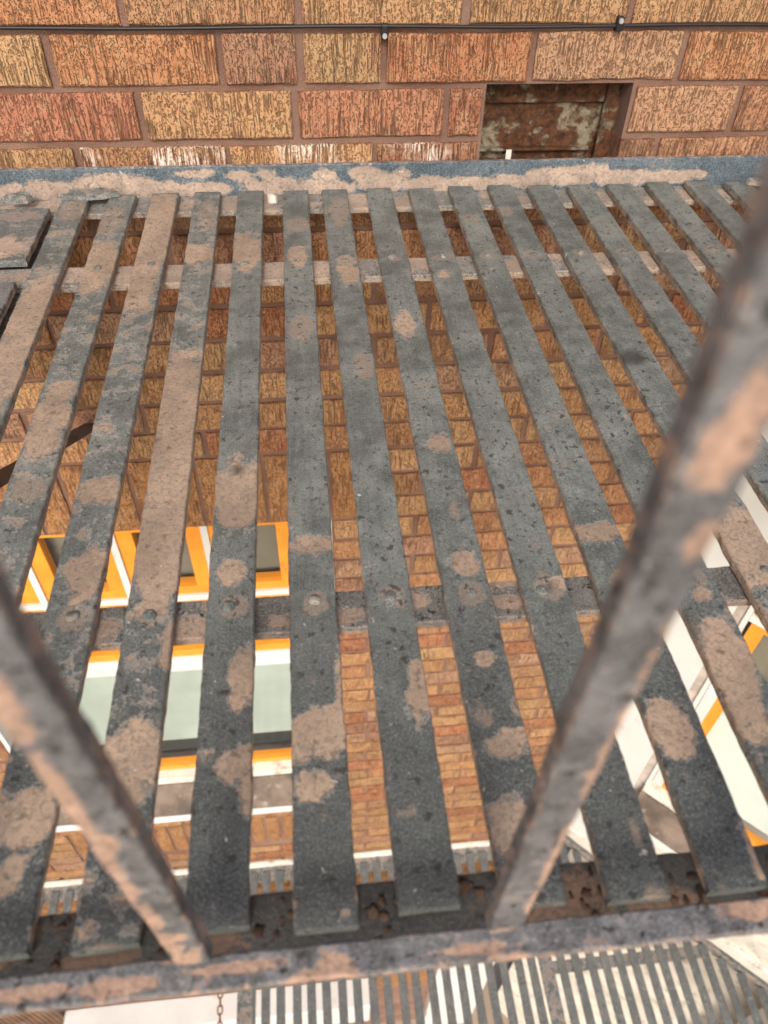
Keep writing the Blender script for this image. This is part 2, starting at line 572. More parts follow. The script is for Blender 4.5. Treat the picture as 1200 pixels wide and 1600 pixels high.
def brick_mesh(L, H, var, deep=False, vertical=False):
    L = round(L / 0.004) * 0.004
    H = round(H / 0.002) * 0.002
    key = (L, H, var, deep, vertical)
    if key in _bm_cache:
        return _bm_cache[key]
    rr = random.Random(hash(key) & 0xffff)
    nx, nz = (max(4, int(L / 0.024)), 3)
    if vertical:
        nx, nz = 3, 8
    depth = 0.095 if deep else 0.028
    verts, rim, idx = [], [], {}
    xs = [-L / 2 + L * i / nx for i in range(nx + 1)]
    zs = [-H / 2 + H * j / nz for j in range(nz + 1)]
    for j, zz in enumerate(zs):
        for i, xx in enumerate(xs):
            b = i in (0, nx) or j in (0, nz)
            jx = rr.uniform(-.0009, .0009)
            jz = rr.uniform(-.0009, .0009)
            y = rr.uniform(-.0004, .0004) + (0.0008 + rr.uniform(0, .0014) if b else 0)
            x_, z_ = xx + jx, zz + jz
            if i == 1 and nx > 4: x_ = -L / 2 + 0.0022 + jx
            if i == nx - 1 and nx > 4: x_ = L / 2 - 0.0022 + jx
            if j == 1: z_ = -H / 2 + (0.0022 if nz == 3 else H / nz) + jz
            if j == nz - 1: z_ = H / 2 - (0.0022 if nz == 3 else H / nz) + jz
            idx[i, j] = len(verts)
            verts.append((x_, y, z_))
            rim.append(min(1.0, min(L / 2 - abs(xx), H / 2 - abs(zz)) / 0.02) if not b else 0.0)
    faces = []
    for j in range(nz):
        for i in range(nx):
            faces.append((idx[i, j], idx[i + 1, j], idx[i + 1, j + 1], idx[i, j + 1]))
    ring = [idx[i, 0] for i in range(nx + 1)] + [idx[nx, j] for j in range(1, nz + 1)] + [idx[i, nz] for i in range(nx - 1, -1, -1)] + [idx[0, j] for j in range(nz - 1, 0, -1)]
    b0 = len(verts)
    for v in ring:
        x_, y, z_ = verts[v]
        verts.append((x_, depth, z_))
        rim.append(0.0)
    k = len(ring)
    for a in range(k):
        faces.append((ring[a], b0 + a, b0 + (a + 1) % k, ring[(a + 1) % k]))
    me = bpy.data.meshes.new('brick')
    me.from_pydata(verts, [], faces)
    at = me.attributes.new('rim', 'FLOAT', 'POINT')
    at.data.foreach_set('value', rim)
    for p in me.polygons:
        p.use_smooth = False
    _bm_cache[key] = me
    return me


stuff_bricks = []
n_brick = 0


def add_brick(x0, x1, z0, z1, deep=False, vertical=False, col=None, splash=False, tone=1.0):
    """x0..z1 are joint centres; the brick is smaller by the joint"""
    global n_brick
    L, H = x1 - x0 - 0.0095, z1 - z0 - 0.0095
    if L < 0.012:
        return
    var = rng.randrange(3)
    cx, cz = (x0 + x1) / 2 + rng.uniform(-.0012, .0012), (z0 + z1) / 2 + rng.uniform(-.0009, .0009)
    yo = rng.uniform(-.0013, .0013)
    c = col or rng.choice(bag)
    v = rng.uniform(0.92, 1.22) * tone
    c = tuple(max(0, min(1, (0.66 * x + 0.34 * y) * v)) for x, y in zip(c, (0.40, 0.205, 0.125)))
    me = brick_mesh(L, H, var, deep, vertical)
    if not me.materials:
        me.materials.append(MB)
    if z1 > -2.7 and in_frame((cx, WY, cz), 60) and n_brick < 296:
        n_brick += 1
        o = link('brick', me, None, wall)
        o.location = Vector((cx, WY + yo, cz)) - wall.location
        o.rotation_euler = (rng.uniform(-.006, .006), rng.uniform(-.006, .006), rng.uniform(-.006, .006))
        o.color = (*c, 1)
        if splash:
            o.material_slots[0].link = 'OBJECT'
            o.material_slots[0].material = MBS
    else:
        stuff_bricks.append((me, (cx, WY + yo, cz), c))


TAN, YEL, RED, PNK, ORG = (0.42, 0.255, 0.125), (0.44, 0.295, 0.15), (0.34, 0.135, 0.075), (0.33, 0.185, 0.125), (0.40, 0.185, 0.085)
special = {  # the courses seen closest, joint by joint
    0.26: ([-.53, -.32, -.11, 0.103, 0.319, 0.534, 0.75, 0.965, 1.114], [TAN, TAN, ORG, (0.40, 0.22, 0.115), TAN, TAN, TAN, TAN]),
    0.194: ([-.62, -.41, -.20, 0.003, 0.216, 0.319, 0.429, 0.629, 0.838, 1.05, 1.114], [TAN, RED, YEL, ORG, PNK, YEL, (0.40, 0.16, 0.075), (0.40, 0.25, 0.155), ORG, TAN]),
    0.127: ([-.52, -.31, -.10, 0.103, 0.31, 0.518, 0.571], [TAN, YEL, (0.33, 0.125, 0.08), TAN, (0.34, 0.15, 0.09), RED]),
    0.058: ([-.62, -.41, -.20, 0.006, 0.21, 0.419, 0.571], [RED, TAN, TAN, (0.40, 0.20, 0.10), TAN, (0.33, 0.15, 0.09)]),
}
special_r = {0.127: ([0.779, 0.937, 1.114], [(0.39, 0.23, 0.14), (0.38, 0.19, 0.11)]), 0.058: ([0.774, 0.835, 1.04, 1.114], [PNK, (0.37, 0.2, 0.12), TAN])}


def course(xa, xb, z0, z1, off, deep_l=False):
    xs = [xa]
    x = math.floor((xa - off) / 0.2065) * 0.2065 + off
    while x < xb:
        if x > xa + 0.03 and x < xb - 0.03:
            xs.append(x + rng.uniform(-.006, .006))
        x += 0.2065
    xs.append(xb)
    for a, b in zip(xs, xs[1:]):
        add_brick(a, b, z0, z1)


# nearest-in-view courses first so that they are single parts
order = list(range(len(joints) - 1))
rows = []
for i in order:
    z1, z0 = joints[i], joints[i + 1]
    rows.append((z1, z0, i))
for (z1, z0, i) in rows:
    zk = min(special, key=lambda k: abs(k - z1))
    if abs(zk - z1) < 1e-4:
        xs, cols = special[zk]
        for q, (a, b) in enumerate(zip(xs, xs[1:])):
            add_brick(a, b, z0, z1, deep=(zk in special_r and q == len(cols) - 1), col=cols[q], splash=(zk == 0.058 and q >= 3))
        if zk in special_r:
            xs, cols = special_r[zk]
            for q, (a, b) in enumerate(zip(xs, xs[1:])):
                add_brick(a, b, z0, z1, deep=(q == 0), col=cols[q])
        add_brick(WX0, special[zk][0][0], z0, z1)
        continue
    off = 0.103 if i % 2 else 0.003
    zc = (z0 + z1) / 2
    if z0 < SHOP_TOP:
        if z0 > GZ:
            course(0.45, 0.80, z0, z1, off)
        continue
    if HOLE[2] < z1 <= 0.0581 and zc > -0.0:
        pass
    if Z_HEAD - 1e-4 <= z0 and z1 <= Z_SOLD + 1e-4:           # soldier course beside
        course(WX0, -0.70, z0, z1, off)
        course(0.398, WX1, z0, z1, off)
    elif z1 <= Z_HEAD + 1e-4 and (zc > WIN[2] or ROWLOCK[0] < zc < ROWLOCK[1]):
        course(WX0, WIN[0], z0, z1, off)
        course(WIN[1], WX1, z0, z1, off)
    else:
        course(WX0, WX1, z0, z1, off)
# soldier course over the window
x = -0.70
while x < 0.39:
    add_brick(x, x + 0.0646, Z_HEAD, Z_SOLD, vertical=True, col=rng.choice([TAN, YEL, (0.42, 0.24, 0.12), (0.38, 0.2, 0.11)]))
    x += 0.0646
# rowlock course under the sill
x = WIN[0]
while x < WIN[1] - 0.02:
    add_brick(x, x + 0.055, ROWLOCK[0] + 0.01, ROWLOCK[1] - 0.01, vertical=True, col=rng.choice([(0.16, 0.09, 0.065), (0.2, 0.12, 0.08), (0.3, 0.13, 0.07)]))
    x += 0.055

# the rest of the brickwork, out of view or too far to pick apart
vs, fs, rims, cols = [], [], [], []
for me, loc, c in stuff_bricks:
    b0 = len(vs)
    vs += [(v.co.x + loc[0], v.co.y + loc[1], v.co.z + loc[2]) for v in me.vertices]
    rims += [d.value for d in me.attributes['rim'].data]
    fs += [tuple(b0 + q for q in p.vertices) for p in me.polygons]
me = bpy.data.meshes.new('brickwork')
me.from_pydata(vs, [], fs)
at = me.attributes.new('rim', 'FLOAT', 'POINT')
at.data.foreach_set('value', rims)
o = link('brickwork', me, MB, wall)
o.location = -wall.location
o.color = (0.43, 0.22, 0.095, 1)
o['kind'] = 'stuff'

# hole in the wall: rusted sheet and its fold
boxpart('rusted_sheet', MRUSTP, wall, HOLE[0] - 0.03, HOLE[1] + 0.03, WY + 0.058, WY + 0.066, HOLE[2] - 0.0, 0.086)
boxpart('rusted_flange', MRUSTP, wall, HOLE[0] - 0.03, HOLE[1] + 0.028, WY + 0.050, WY + 0.066, 0.088, HOLE[3] + 0.02, 0.002)
boxpart('rusted_flange', MRUSTP, wall, HOLE[0] - 0.03, HOLE[1] - 0.03, WY + 0.046, WY + 0.0575, 0.022, 0.026, 0.001)
boxpart('rusted_flange', MRUSTP, wall, HOLE[1] - 0.022, HOLE[1] + 0.02, WY + 0.042, WY + 0.049, HOLE[2], HOLE[3] + 0.02, 0.002)
boxpart('paper_scrap', MWHITED, wall, 0.617, 0.625, WY + 0.03, WY + 0.032, 0.0, 0.030)


# ================================================================== windows
def window_unit(parent, M, x0, x1, zt, split_x, blind_mat, blind_low):
    """sash window in local (x along wall, y into the building, z up), placed by M.
    returns nothing; all pieces are children of parent (a window)"""
    def bx(name, mat, a, b, y0, y1, z0, z1, bev=0.0):
        return boxpart(name, mat, parent, a, b, y0, y1, z0, z1, bev, M)
    YF = 0.02
    # white casing
    bx('casing', MWHITE, x0, x0 + 0.012, 0.0, 0.09, -1.83, zt)
    bx('casing', MWHITE, x1 - 0.012, x1, 0.0, 0.09, -1.83, zt)
    inner0, inner1 = x0 + 0.013, x1 - 0.013
    # panes of upper lights, two rows
    zr = [(zt - 0.002, -0.968), (-0.970, -1.218)]
    edges = [inner0] + split_x + [inner1]
    for (za, zb) in zr:
        for a, b in zip(edges, edges[1:]):
            fw = 0.034
            wb = 0.008
            a2, b2 = a + wb, b - wb
            za2, zb2 = za, zb + 0.018
            # orange sash as four members
            bx('sash_rail', MORANGE, a2, b2, YF, YF + 0.03, zb2, zb2 + 0.026, 0.001)
            bx('sash_rail', MORANGE, a2, b2, YF, YF + 0.03, za2 - 0.020, za2, 0.001)
            bx('sash_stile', MORANGE, a2, a2 + fw, YF + 0.001, YF + 0.029, zb2 + 0.026, za2 - 0.020)
            bx('sash_stile', MORANGE, b2 - fw, b2, YF + 0.001, YF + 0.029, zb2 + 0.026, za2 - 0.020)
            bx('pane', MGLASS, a2 + fw, b2 - fw, YF + 0.012, YF + 0.014, zb2 + 0.026, za2 - 0.020)
        # white glazing bars between
        for s in split_x:
            bx('glazing_bar', MWHITE, s - 0.0075, s + 0.0075, YF - 0.006, YF + 0.026, zb + 0.02, za)
        bx('glazing_bar', MWHITE, inner0, inner1, YF - 0.006, YF + 0.032, zb, zb + 0.0175)
    bx('meeting_rail', MWHITE, inner0, inner1, YF - 0.004, YF + 0.04, -1.262, -1.2195, 0.002)
    # lower light
    bx('pane', MGLASS, inner0, inner1, YF + 0.014, YF + 0.016, -1.784, -1.263)
    bx('sash_rail', MORANGE, inner0, inner1, YF, YF + 0.03, -1.806, -1.784, 0.001)
    # blinds behind the glass: one mesh of slats each
    for nm, mat, zb, za, pitch in (('blind', blind_mat, blind_low, -1.263, 0.0165), ('blind', MBLINDB, -1.2, zt, 0.03)):
        bm = bmesh.new()
        zz = zb
        while zz < za - 0.004:
            y = YF + 0.05
            vv = [Vector((inner0, y, zz)), Vector((inner1, y, zz)), Vector((inner1, y + 0.011, zz + pitch * 0.93)), Vector((inner0, y + 0.011, zz + pitch * 0.93))]
            bm.faces.new([bm.verts.new(M @ v) for v in vv])
            zz += pitch
        o = part(nm, bm, mat, parent)
        o['kind'] = 'stuff'
    bx('reveal', MDARK, inner0, inner1, YF + 0.065, YF + 0.075, -1.80, zt)
    # sill: white nosing, brown weathered slope, pale drip edge
    bx('sill_board', MWHITED, x0 + 0.001, x1 - 0.001, -0.012, YF + 0.03, -1.835, -1.807, 0.003)
    bm = bmesh.new()
    prof = [(0.03, -1.836), (-0.012, -1.842), (-0.075, -1.92), (-0.075, -1.955), (0.03, -1.955)]
    va = [bm.verts.new(M @ Vector((x0 - 0.0 + 0.001, a, b))) for a, b in prof]
    vb = [bm.verts.new(M @ Vector((x1 - 0.001, a, b))) for a, b in prof]
    bm.faces.new(va)
    bm.faces.new(vb[::-1])
    for i in range(5):
        j = (i + 1) % 5
        bm.faces.new((va[j], va[i], vb[i], vb[j]))
    bmesh.ops.recalc_face_normals(bm, faces=bm.faces)
    part('sill', bm, MSILL, parent)
    bx('drip_edge', MWHITE, x0 + 0.002, x1 - 0.002, -0.082, -0.0755, -1.952, -1.918, 0.002)


Mw = Matrix.Translation((0, WY, 0))
win = bpy.data.objects.new('window', None)
COL.objects.link(win)
win.parent = wall
win.location = Vector((-0.13, WY, -1.3)) - wall.location
win['label'] = 'orange and white framed window below the slats'
window_unit(win, Mw, WIN[0], WIN[1], Z_HEAD - 0.001, [-0.517, -0.323, -0.130, 0.064, 0.257], MBLIND, -1.712)

# painted ground floor below the lower platform
boxpart('white_fascia', MWHITE, wall, -1.18, 0.445, WY - 0.05, YB - 0.001, GZ + 0.4, -4.48, 0.006)
boxpart('white_cornice', MWHITE, wall, -1.20, 0.448, WY - 0.14, YB - 0.002, -4.475, -4.40, 0.008)
boxpart('white_panel', MWHITE, wall, 0.805, WX1 - 0.002, WY - 0.05, YB - 0.001, GZ + 0.01, SHOP_TOP)
bm = bmesh.new()
for i in range(14):
    bm_box(bm, -1.20 - 0.03 * (i + 1), -1.205 - 0.03 * i, WY - 0.03, YB - 0.001, GZ, -3.95, 0.003)
part('ribbed_shutter', bm, MRIB, wall)

# ================================================================== canted bay at the right
a45 = R(45)
fd = Vector((math.sin(a45), -math.cos(a45), 0))
fn = Vector((math.cos(a45), math.sin(a45), 0))       # into the building
P0 = Vector((1.114, WY, 0))
Mb = Matrix(((fd.x, fn.x, 0, P0.x), (fd.y, fn.y, 0, P0.y), (0, 0, 1, 0), (0, 0, 0, 1)))
bay = thing('bay_window', 'white painted canted bay with orange window frames, right of the brick pier', 'bay window', (1.4, 0.5, GZ))
FL = 1.0
BAYTOP = -0.40
boxpart('wall_panel', MWHITE, bay, 0.002, 0.196, 0.0, 0.10, -2.36, BAYTOP, 0.0, Mb)
boxpart('corner_strip', MSTRIP, bay, 0.1965, 0.2185, 0.005, 0.08, -2.36, BAYTOP, 0.0, Mb)
boxpart('wall_panel', MWHITE, bay, 0.219, FL, 0.0, 0.10, -0.60, BAYTOP, 0.0, Mb)
boxpart('wall_panel', MWHITED, bay, 0.219, FL, 0.001, 0.10, -2.36, -1.956, 0.0, Mb)
boxpart('base_moulding', MWHITED, bay, 0.002, FL + 0.02, -0.008, 0.10, -2.42, -2.361, 0.006, Mb)
boxpart('lower_panel', MWHITED, bay, 0.10, FL + 0.3, 0.16, 0.24, GZ, -2.421, 0.0, Mb)
boxpart('soffit', MWHITED, bay, 0.003, FL, 0.0, 0.16, -2.4405, -2.4205, 0.0, Mb)
boxpart('cornice', MWHITE, bay, 0.002, FL + 0.03, -0.04, 0.10, BAYTOP + 0.001, BAYTOP + 0.07, 0.005, Mb)
# front facet, along the street
xa = P0 + fd * FL
boxpart('front_wall', MWHITE, bay, xa.x + 0.003, xa.x + 1.4, xa.y, xa.y + 0.1, GZ, BAYTOP)
bm = bmesh.new()
pts = [(P0.x, P0.y), (xa.x, xa.y), (xa.x + 1.4, xa.y), (xa.x + 1.4, WY + 0.2), (P0.x, WY + 0.2)]
t = [bm.verts.new((a + 0.02, b + 0.02, BAYTOP + 0.10)) for a, b in pts]
b_ = [bm.verts.new((a + 0.02, b + 0.02, BAYTOP + 0.072)) for a, b in pts]
bm.faces.new(t)
bm.faces.new(b_[::-1])
for i in range(5):
    bm.faces.new((t[i], t[(i + 1) % 5], b_[(i + 1) % 5], b_[i]))
bmesh.ops.recalc_face_normals(bm, faces=bm.faces)
part('roof', bm, MWHITED, bay)
bw = bpy.data.objects.new('window', None)
COL.objects.link(bw)
bw.parent = bay
bw.location = (P0 + fd * 0.6 + Vector((0, 0, -1.3))) - bay.location
window_unit(bw, Mb, 0.219, FL - 0.05, -0.602, [0.58], MBLINDW, -1.783)
boxpart('sash_stile', MORANGE, bw, 0.262, 0.290, 0.0195, 0.049, -1.775, -1.263, 0.0, Mb)
boxpart('casing', MWHITE, bw, 0.2325, 0.2615, 0.0, 0.045, -1.775, -1.263, 0.0, Mb)

# ================================================================== lower fire escape platform
LZ = -2.585
low = thing('lower_fire_escape_platform', 'lower grey slatted iron platform one storey beneath, seen under the rail', 'fire escape', (0.5, 0.3, LZ))
boxpart('wall_angle', MWHITED, low, -1.0, 1.10, WY - 0.012, WY - 0.004, LZ - 0.03, LZ + 0.03)
boxpart('wall_ledge', MSLATLOW, low, -1.0, 1.12, 0.70, WY - 0.0125, LZ - 0.016, LZ - 0.0075)
me_full = bar_mesh('slat', 1.05, 0.0305, 0.007, (), base=-0.55, seg=0.03, nw=4, seed=3)
me_short = bar_mesh('slat', 0.32, 0.0305, 0.007, (), base=-0.45, seg=0.03, nw=4, seed=5)
me_mid = bar_mesh('slat', 0.78, 0.0305, 0.007, (), base=-0.4, seg=0.03, nw=4, seed=6)
for q in (me_full, me_short, me_mid):
    q.materials.append(MSLATLOW)
x = -0.90
while x < 1.86:
    far = 0.73
    edge = P0.x + (WY - far) * 1.0 + 0.03
    if x > 0.98 and x < 1.06:
        x += 0.052
        continue
    if x < -0.04:
        o = link('slat', me_short, None, low); y0 = 0.41
    else:
        o = link('slat', me_full, None, low); y0 = -0.32
        if x > 1.08:
            lim = WY - (x - P0.x) + 0.055           # the platform follows the cant of the bay
            if lim < 0.73:
                o.data = me_mid
                y0 = lim - 0.78
    o.location = Vector((x + rng.uniform(-.0015, .0015), y0, LZ + rng.uniform(-.001, .001))) - low.location
    o.rotation_euler = (0, 0, rng.uniform(-.004, .004))
    x += 0.052
for yy in (0.52, 0.315, -0.05, -0.30):
    a = -1.0 if yy > 0.45 else (1.04 if yy > 0.2 else -0.05)
    boxpart('support_bar', MSLATLOW, low, a, min(1.95, P0.x + (WY - yy) + 0.03), yy - 0.02, yy + 0.02, LZ - 0.0155, LZ - 0.0078, 0.001)
boxpart('frame_plate', MSLATLOW, low, 0.995, 1.043, -0.32, 0.72, LZ - 0.007, LZ + 0.004, 0.001)
boxpart('frame_plate', MSLATLOW, low, -0.062, -0.010, -0.32, 0.42, LZ - 0.0305, LZ + 0.003, 0.001)
bm = bmesh.new()
bm_box(bm, 0.03, 1.2, 0.045, 0.062, LZ - 0.03, LZ + 0.012, 0.003, Mb)
part('edge_angle', bm, MSLATLOW, low)

ch = thing('safety_chain', 'rusty chain strung across the hatch of the lower platform', 'chain', (-0.123, 0.3, LZ + 0.02))
tor = bpy.data.meshes.new('link')
bm = bmesh.new()
NS, NT = 12, 6
ringv = []
for i in range(NS):
    an = 2 * math.pi * i / NS
    cxx, cyy = 0.008 * math.cos(an), 0.008 * math.sin(an) + (0.006 if math.sin(an) > 0 else -0.006)
    row = []
    for j in range(NT):
        b = 2 * math.pi * j / NT
        row.append(bm.verts.new((cxx + 0.0028 * math.cos(b) * math.cos(an), cyy + 0.0028 * math.cos(b) * math.sin(an), 0.0028 * math.sin(b))))
    ringv.append(row)
for i in range(NS):
    for j in range(NT):
        bm.faces.new((ringv[i][j], ringv[(i + 1) % NS][j], ringv[(i + 1) % NS][(j + 1) % NT], ringv[i][(j + 1) % NT]))
bmesh.ops.recalc_face_normals(bm, faces=bm.faces)
bm.to_mesh(tor)
bm.free()
tor.materials.append(MCHAIN)
for i in range(27):
    s = i / 26
    o = link('link', tor, None, ch)
    o.location = Vector((-0.123, 0.44 - 0.6 * s, LZ + 0.005 - 0.05 * math.sin(math.pi * s))) - ch.location
    o.rotation_euler = (0, R(90) if i % 2 else 0, 0)

# ================================================================== the platform
T = 0.0095
plat = thing('fire_escape_platform', 'weathered grey slatted iron fire escape platform with flaking pink primer and railing', 'fire escape', (0.5, 0.27, 0))
# worn patches in world x, y, rx, ry, strength
PATCHES = [(0.0033, 0.6894, 0.0191, 0.037, 0.6),
           (0.0023, 0.4119, 0.0206, 0.1225, 1),
           (0.0073, 0.3111, 0.0119, 0.0554, 1),
           (0.0566, 0.5381, 0.0268, 0.0642, 1),
           (0.0542, 0.6583, 0.0188, 0.0475, 0.7),
           (0.0596, 0.236, 0.0164, 0.0547, 1),
           (0.0623, 0.2926, 0.0141, 0.0095, 0.9),
           (0.059, 0.1429, 0.019, 0.0182, 0.5),
           (0.1215, 0.6328, 0.0227, 0.1264, 1),
           (0.1173, 0.5091, 0.0227, 0.081, 1),
           (0.1302, 0.6924, 0.0108, 0.03, 0.5),
           (0.1195, 0.1342, 0.019, 0.018, 0.8),
           (0.1274, 0.0461, 0.0148, 0.0248, 1),
           (0.1227, 0.0171, 0.0054, 0.0054, 0.8),
           (0.1228, -0.1515, 0.019, 0.0188, 1),
           (0.1198, -0.1793, 0.0082, 0.0114, 0.8),
           (0.1832, 0.6711, 0.0128, 0.061, 0.5),
           (0.178, 0.5568, 0.0218, 0.025, 1),
           (0.1802, 0.288, 0.0255, 0.0542, 1),
           (0.1807, 0.1946, 0.0261, 0.102, 1.1),
           (0.1834, 0.0815, 0.0246, 0.0853, 1.1),
           (0.1955, -0.0304, 0.0068, 0.0244, 0.9),
           (0.1843, -0.1134, 0.023, 0.0235, 1.1),
           (0.1821, -0.1432, 0.0137, 0.0103, 0.8),
           (0.2372, 0.5641, 0.02, 0.0466, 1),
           (0.2409, 0.1218, 0.0219, 0.0446, 1.1),
           (0.2391, 0.0346, 0.01, 0.0139, 1),
           (0.2493, -0.059, 0.0089, 0.0274, 1),
           (0.2479, -0.126, 0.0132, 0.012, 1.1),
           (0.2549, -0.1477, 0.0059, 0.0164, 1),
           (0.2264, -0.1185, 0.0046, 0.0067, 0.8),
           (0.258, -0.2197, 0.0035, 0.0033, 0.6),
           (0.303, 0.6346, 0.0191, 0.0282, 0.5),
           (0.2995, 0.5463, 0.012, 0.0249, 0.9),
           (0.3011, 0.3824, 0.0176, 0.0355, 0.6),
           (0.3036, 0.0584, 0.0194, 0.0096, 0.9),
           (0.3017, -0.1096, 0.0237, 0.0184, 1.1),
           (0.289, -0.1141, 0.0104, 0.0142, 1),
           (0.2955, -0.1432, 0.012, 0.0115, 1),
           (0.3159, -0.07, 0.0039, 0.0269, 0.9),
           (0.3112, -0.2247, 0.0053, 0.0029, 0.8),
           (0.3623, 0.671, 0.0153, 0.0545, 0.7),
           (0.3629, 0.5103, 0.0137, 0.0356, 0.8),
           (0.3656, 0.3049, 0.0116, 0.0314, 0.5),
           (0.3711, -0.0851, 0.0072, 0.0236, 0.8),
           (0.4163, 0.3811, 0.0098, 0.0293, 0.9),
           (0.4246, 0.1771, 0.0097, 0.0136, 0.8),
           (0.4242, 0.0868, 0.0061, 0.0151, 0.7),
           (0.4235, 0.0294, 0.0102, 0.0125, 0.8),
           (0.4224, 0.0001, 0.0074, 0.0062, 0.6),
           (0.4216, -0.0612, 0.0075, 0.0073, 0.9),
           (0.4248, -0.1285, 0.0137, 0.0112, 1),
           (0.4401, -0.099, 0.0066, 0.0121, 0.6),
           (0.4136, -0.18, 0.0156, 0.0192, 1),
           (0.4141, -0.1066, 0.0054, 0.0047, 0.5),
           (0.4751, 0.4903, 0.0069, 0.0117, 0.8),
           (0.5379, 0.6406, 0.011, 0.0145, 0.5),
           (0.4945, 0.0024, 0.0075, 0.0079, 0.8),
           (0.3981, -0.0426, 0.0035, 0.0056, 0.4),
           (0.5351, 0.054, 0.0242, 0.0116, 1),
           (0.5368, -0.1241, 0.0146, 0.0242, 1.1),
           (0.5354, -0.1123, 0.0083, 0.0119, 0.9),
           (0.4925, -0.1911, 0.0039, 0.0188, 0.5),
           (0.5989, -0.0754, 0.0163, 0.0363, 1.1),
           (0.5927, -0.1114, 0.0139, 0.036, 1),
           (0.6022, -0.0181, 0.0075, 0.0069, 1),
           (0.659, 0.0325, 0.0268, 0.0474, 1.1),
           (0.5904, 0.6577, 0.0134, 0.0198, 0.5),
           (0.6303, -0.0387, 0.0154, 0.0182, 0.8),
           (0.4883, -0.2261, 0.0139, 0.0034, 0.5),
           (0.5582, -0.2124, 0.0058, 0.0178, 0.8),
           (0.1789, -0.2245, 0.0172, 0.0032, 0.4)]
PATCHES += [(0.6531, 0.2986, 0.0199, 0.0181, 2), (0.5627, 0.1685, 0.0087, 0.0076, 2), (0.5517, 0.1777, 0.0051, 0.0055, 2), (0.7416, 0.342, 0.007, 0.0076, 2), (0.2398, 0.1533, 0.0068, 0.0091, 2), (0.6964, 0.3197, 0.0068, 0.0073, 2), (0.4169, -0.0026, 0.003, 0.003, 2), (0.486, 0.0011, 0.0048, 0.006, 2), (0.4003, 0.3649, 0.0051, 0.0046, 2), (0.1641, 0.1985, 0.0035, 0.0044, 2)]   # sooty spots
PITCH, SW = 0.06, 0.0365
Y0S, Y1S = -0.2255, 0.742
bolt_bm = bmesh.new()
bmesh.ops.create_uvsphere(bolt_bm, u_segments=14, v_segments=8, radius=0.0056)
for v in bolt_bm.verts:
    v.co.z = max(v.co.z, -0.001) * 0.55
bolt_me = bpy.data.meshes.new('bolt')
bolt_bm.to_mesh(bolt_me)
bolt_bm.free()
for nm, val in (('primer', -0.3), ('edge', 0.5)):
    at = bolt_me.attributes.new(nm, 'FLOAT', 'POINT')
    at.data.foreach_set('value', [val] * len(bolt_me.vertices))
for p in bolt_me.polygons:
    p.use_smooth = True
bolt_me.materials.append(MSLAT)
for k in range(0, 21):
    xk = k * PITCH + rng.uniform(-.0012, .0012)
    y0 = Y0S + rng.uniform(-.004, .004)
    y1 = Y1S + rng.uniform(-.004, .004) - (0.02 if k in (0,) else 0)
    pp = [(px - xk, py - y0, rx, ry, st) for (px, py, rx, ry, st) in PATCHES if abs(px - xk) < 0.034]
    pp += [(0, 0.533 - y0, .012, .012, .6), (0.003, -y0, .013, .014, .6)]
    me = bar_mesh('slat', y1 - y0, SW + rng.uniform(-.0008, .0008), T, pp, wob=0.0009, base=-0.62 if k > 3 else -0.27, seg=0.005, seed=k + 1, rough_ends=0.0012, end_dark_len=0.42)
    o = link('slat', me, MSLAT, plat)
    o.location = Vector((xk, y0, rng.uniform(-.0006, .0006))) - plat.location
    o.rotation_euler = (0, rng.uniform(-.012, .012), rng.uniform(-.0025, .0025))
    for yb in (0.533, 0.0):
        b = link('bolt', bolt_me, None, o)
        b.location = (rng.uniform(-.003, .003), yb - y0 + rng.uniform(-.003, .003), 0.0)
        b.rotation_euler = (rng.uniform(-.15, .15), rng.uniform(-.15, .15), rng.uniform(0, 6))
        b.scale = (rng.uniform(.7, 1.1), rng.uniform(.7, 1.1), rng.uniform(.45, 1.1))


def longbar(name, mat, x0, x1, yc, w, t, ztop, patches=(), base=-0.5, seed=1, seg=0.008):
    pp = [(py - yc, px - x0, ry, rx, st) for (px, py, rx, ry, st) in patches]
    me = bar_mesh(name, x1 - x0, w, t, pp, base=base, seg=seg, seed=seed, axis='x')
    o = link(name, me, mat, plat)
    o.location = Vector((x0, yc, ztop)) - plat.location
    return o


ZB = -T - 0.0012
rp = random.Random(3)
up_p = [(rp.uniform(-.05, 1.2), 0.53 + rp.uniform(-.02, .02), rp.uniform(.02, .06), rp.uniform(.01, .025), 1) for _ in range(26)] + [(0.14, 0.53, 0.18, 0.03, 1)]
longbar('support_bar', MBARUP, -0.30, 1.25, 0.531, 0.046, 0.009, ZB, up_p, -0.45, 40)
mid_p = [(rp.uniform(-.1, 1.2), rp.uniform(-.018, .018), rp.uniform(.008, .02), rp.uniform(.006, .014), 0.9) for _ in range(34)]
longbar('support_bar', MBAR, -0.30, 1.25, 0.0, 0.036, 0.009, ZB, mid_p, -0.5, 41)
longbar('wall_ledge', MBARUP, -0.30, 1.30, 0.7275, 0.051, 0.008, ZB, [(rp.uniform(-.2, 1.2), 0.72 + rp.uniform(-.02, .02), rp.uniform(.01, .05), rp.uniform(.008, .02), 1) for _ in range(40)], -0.5, 42)
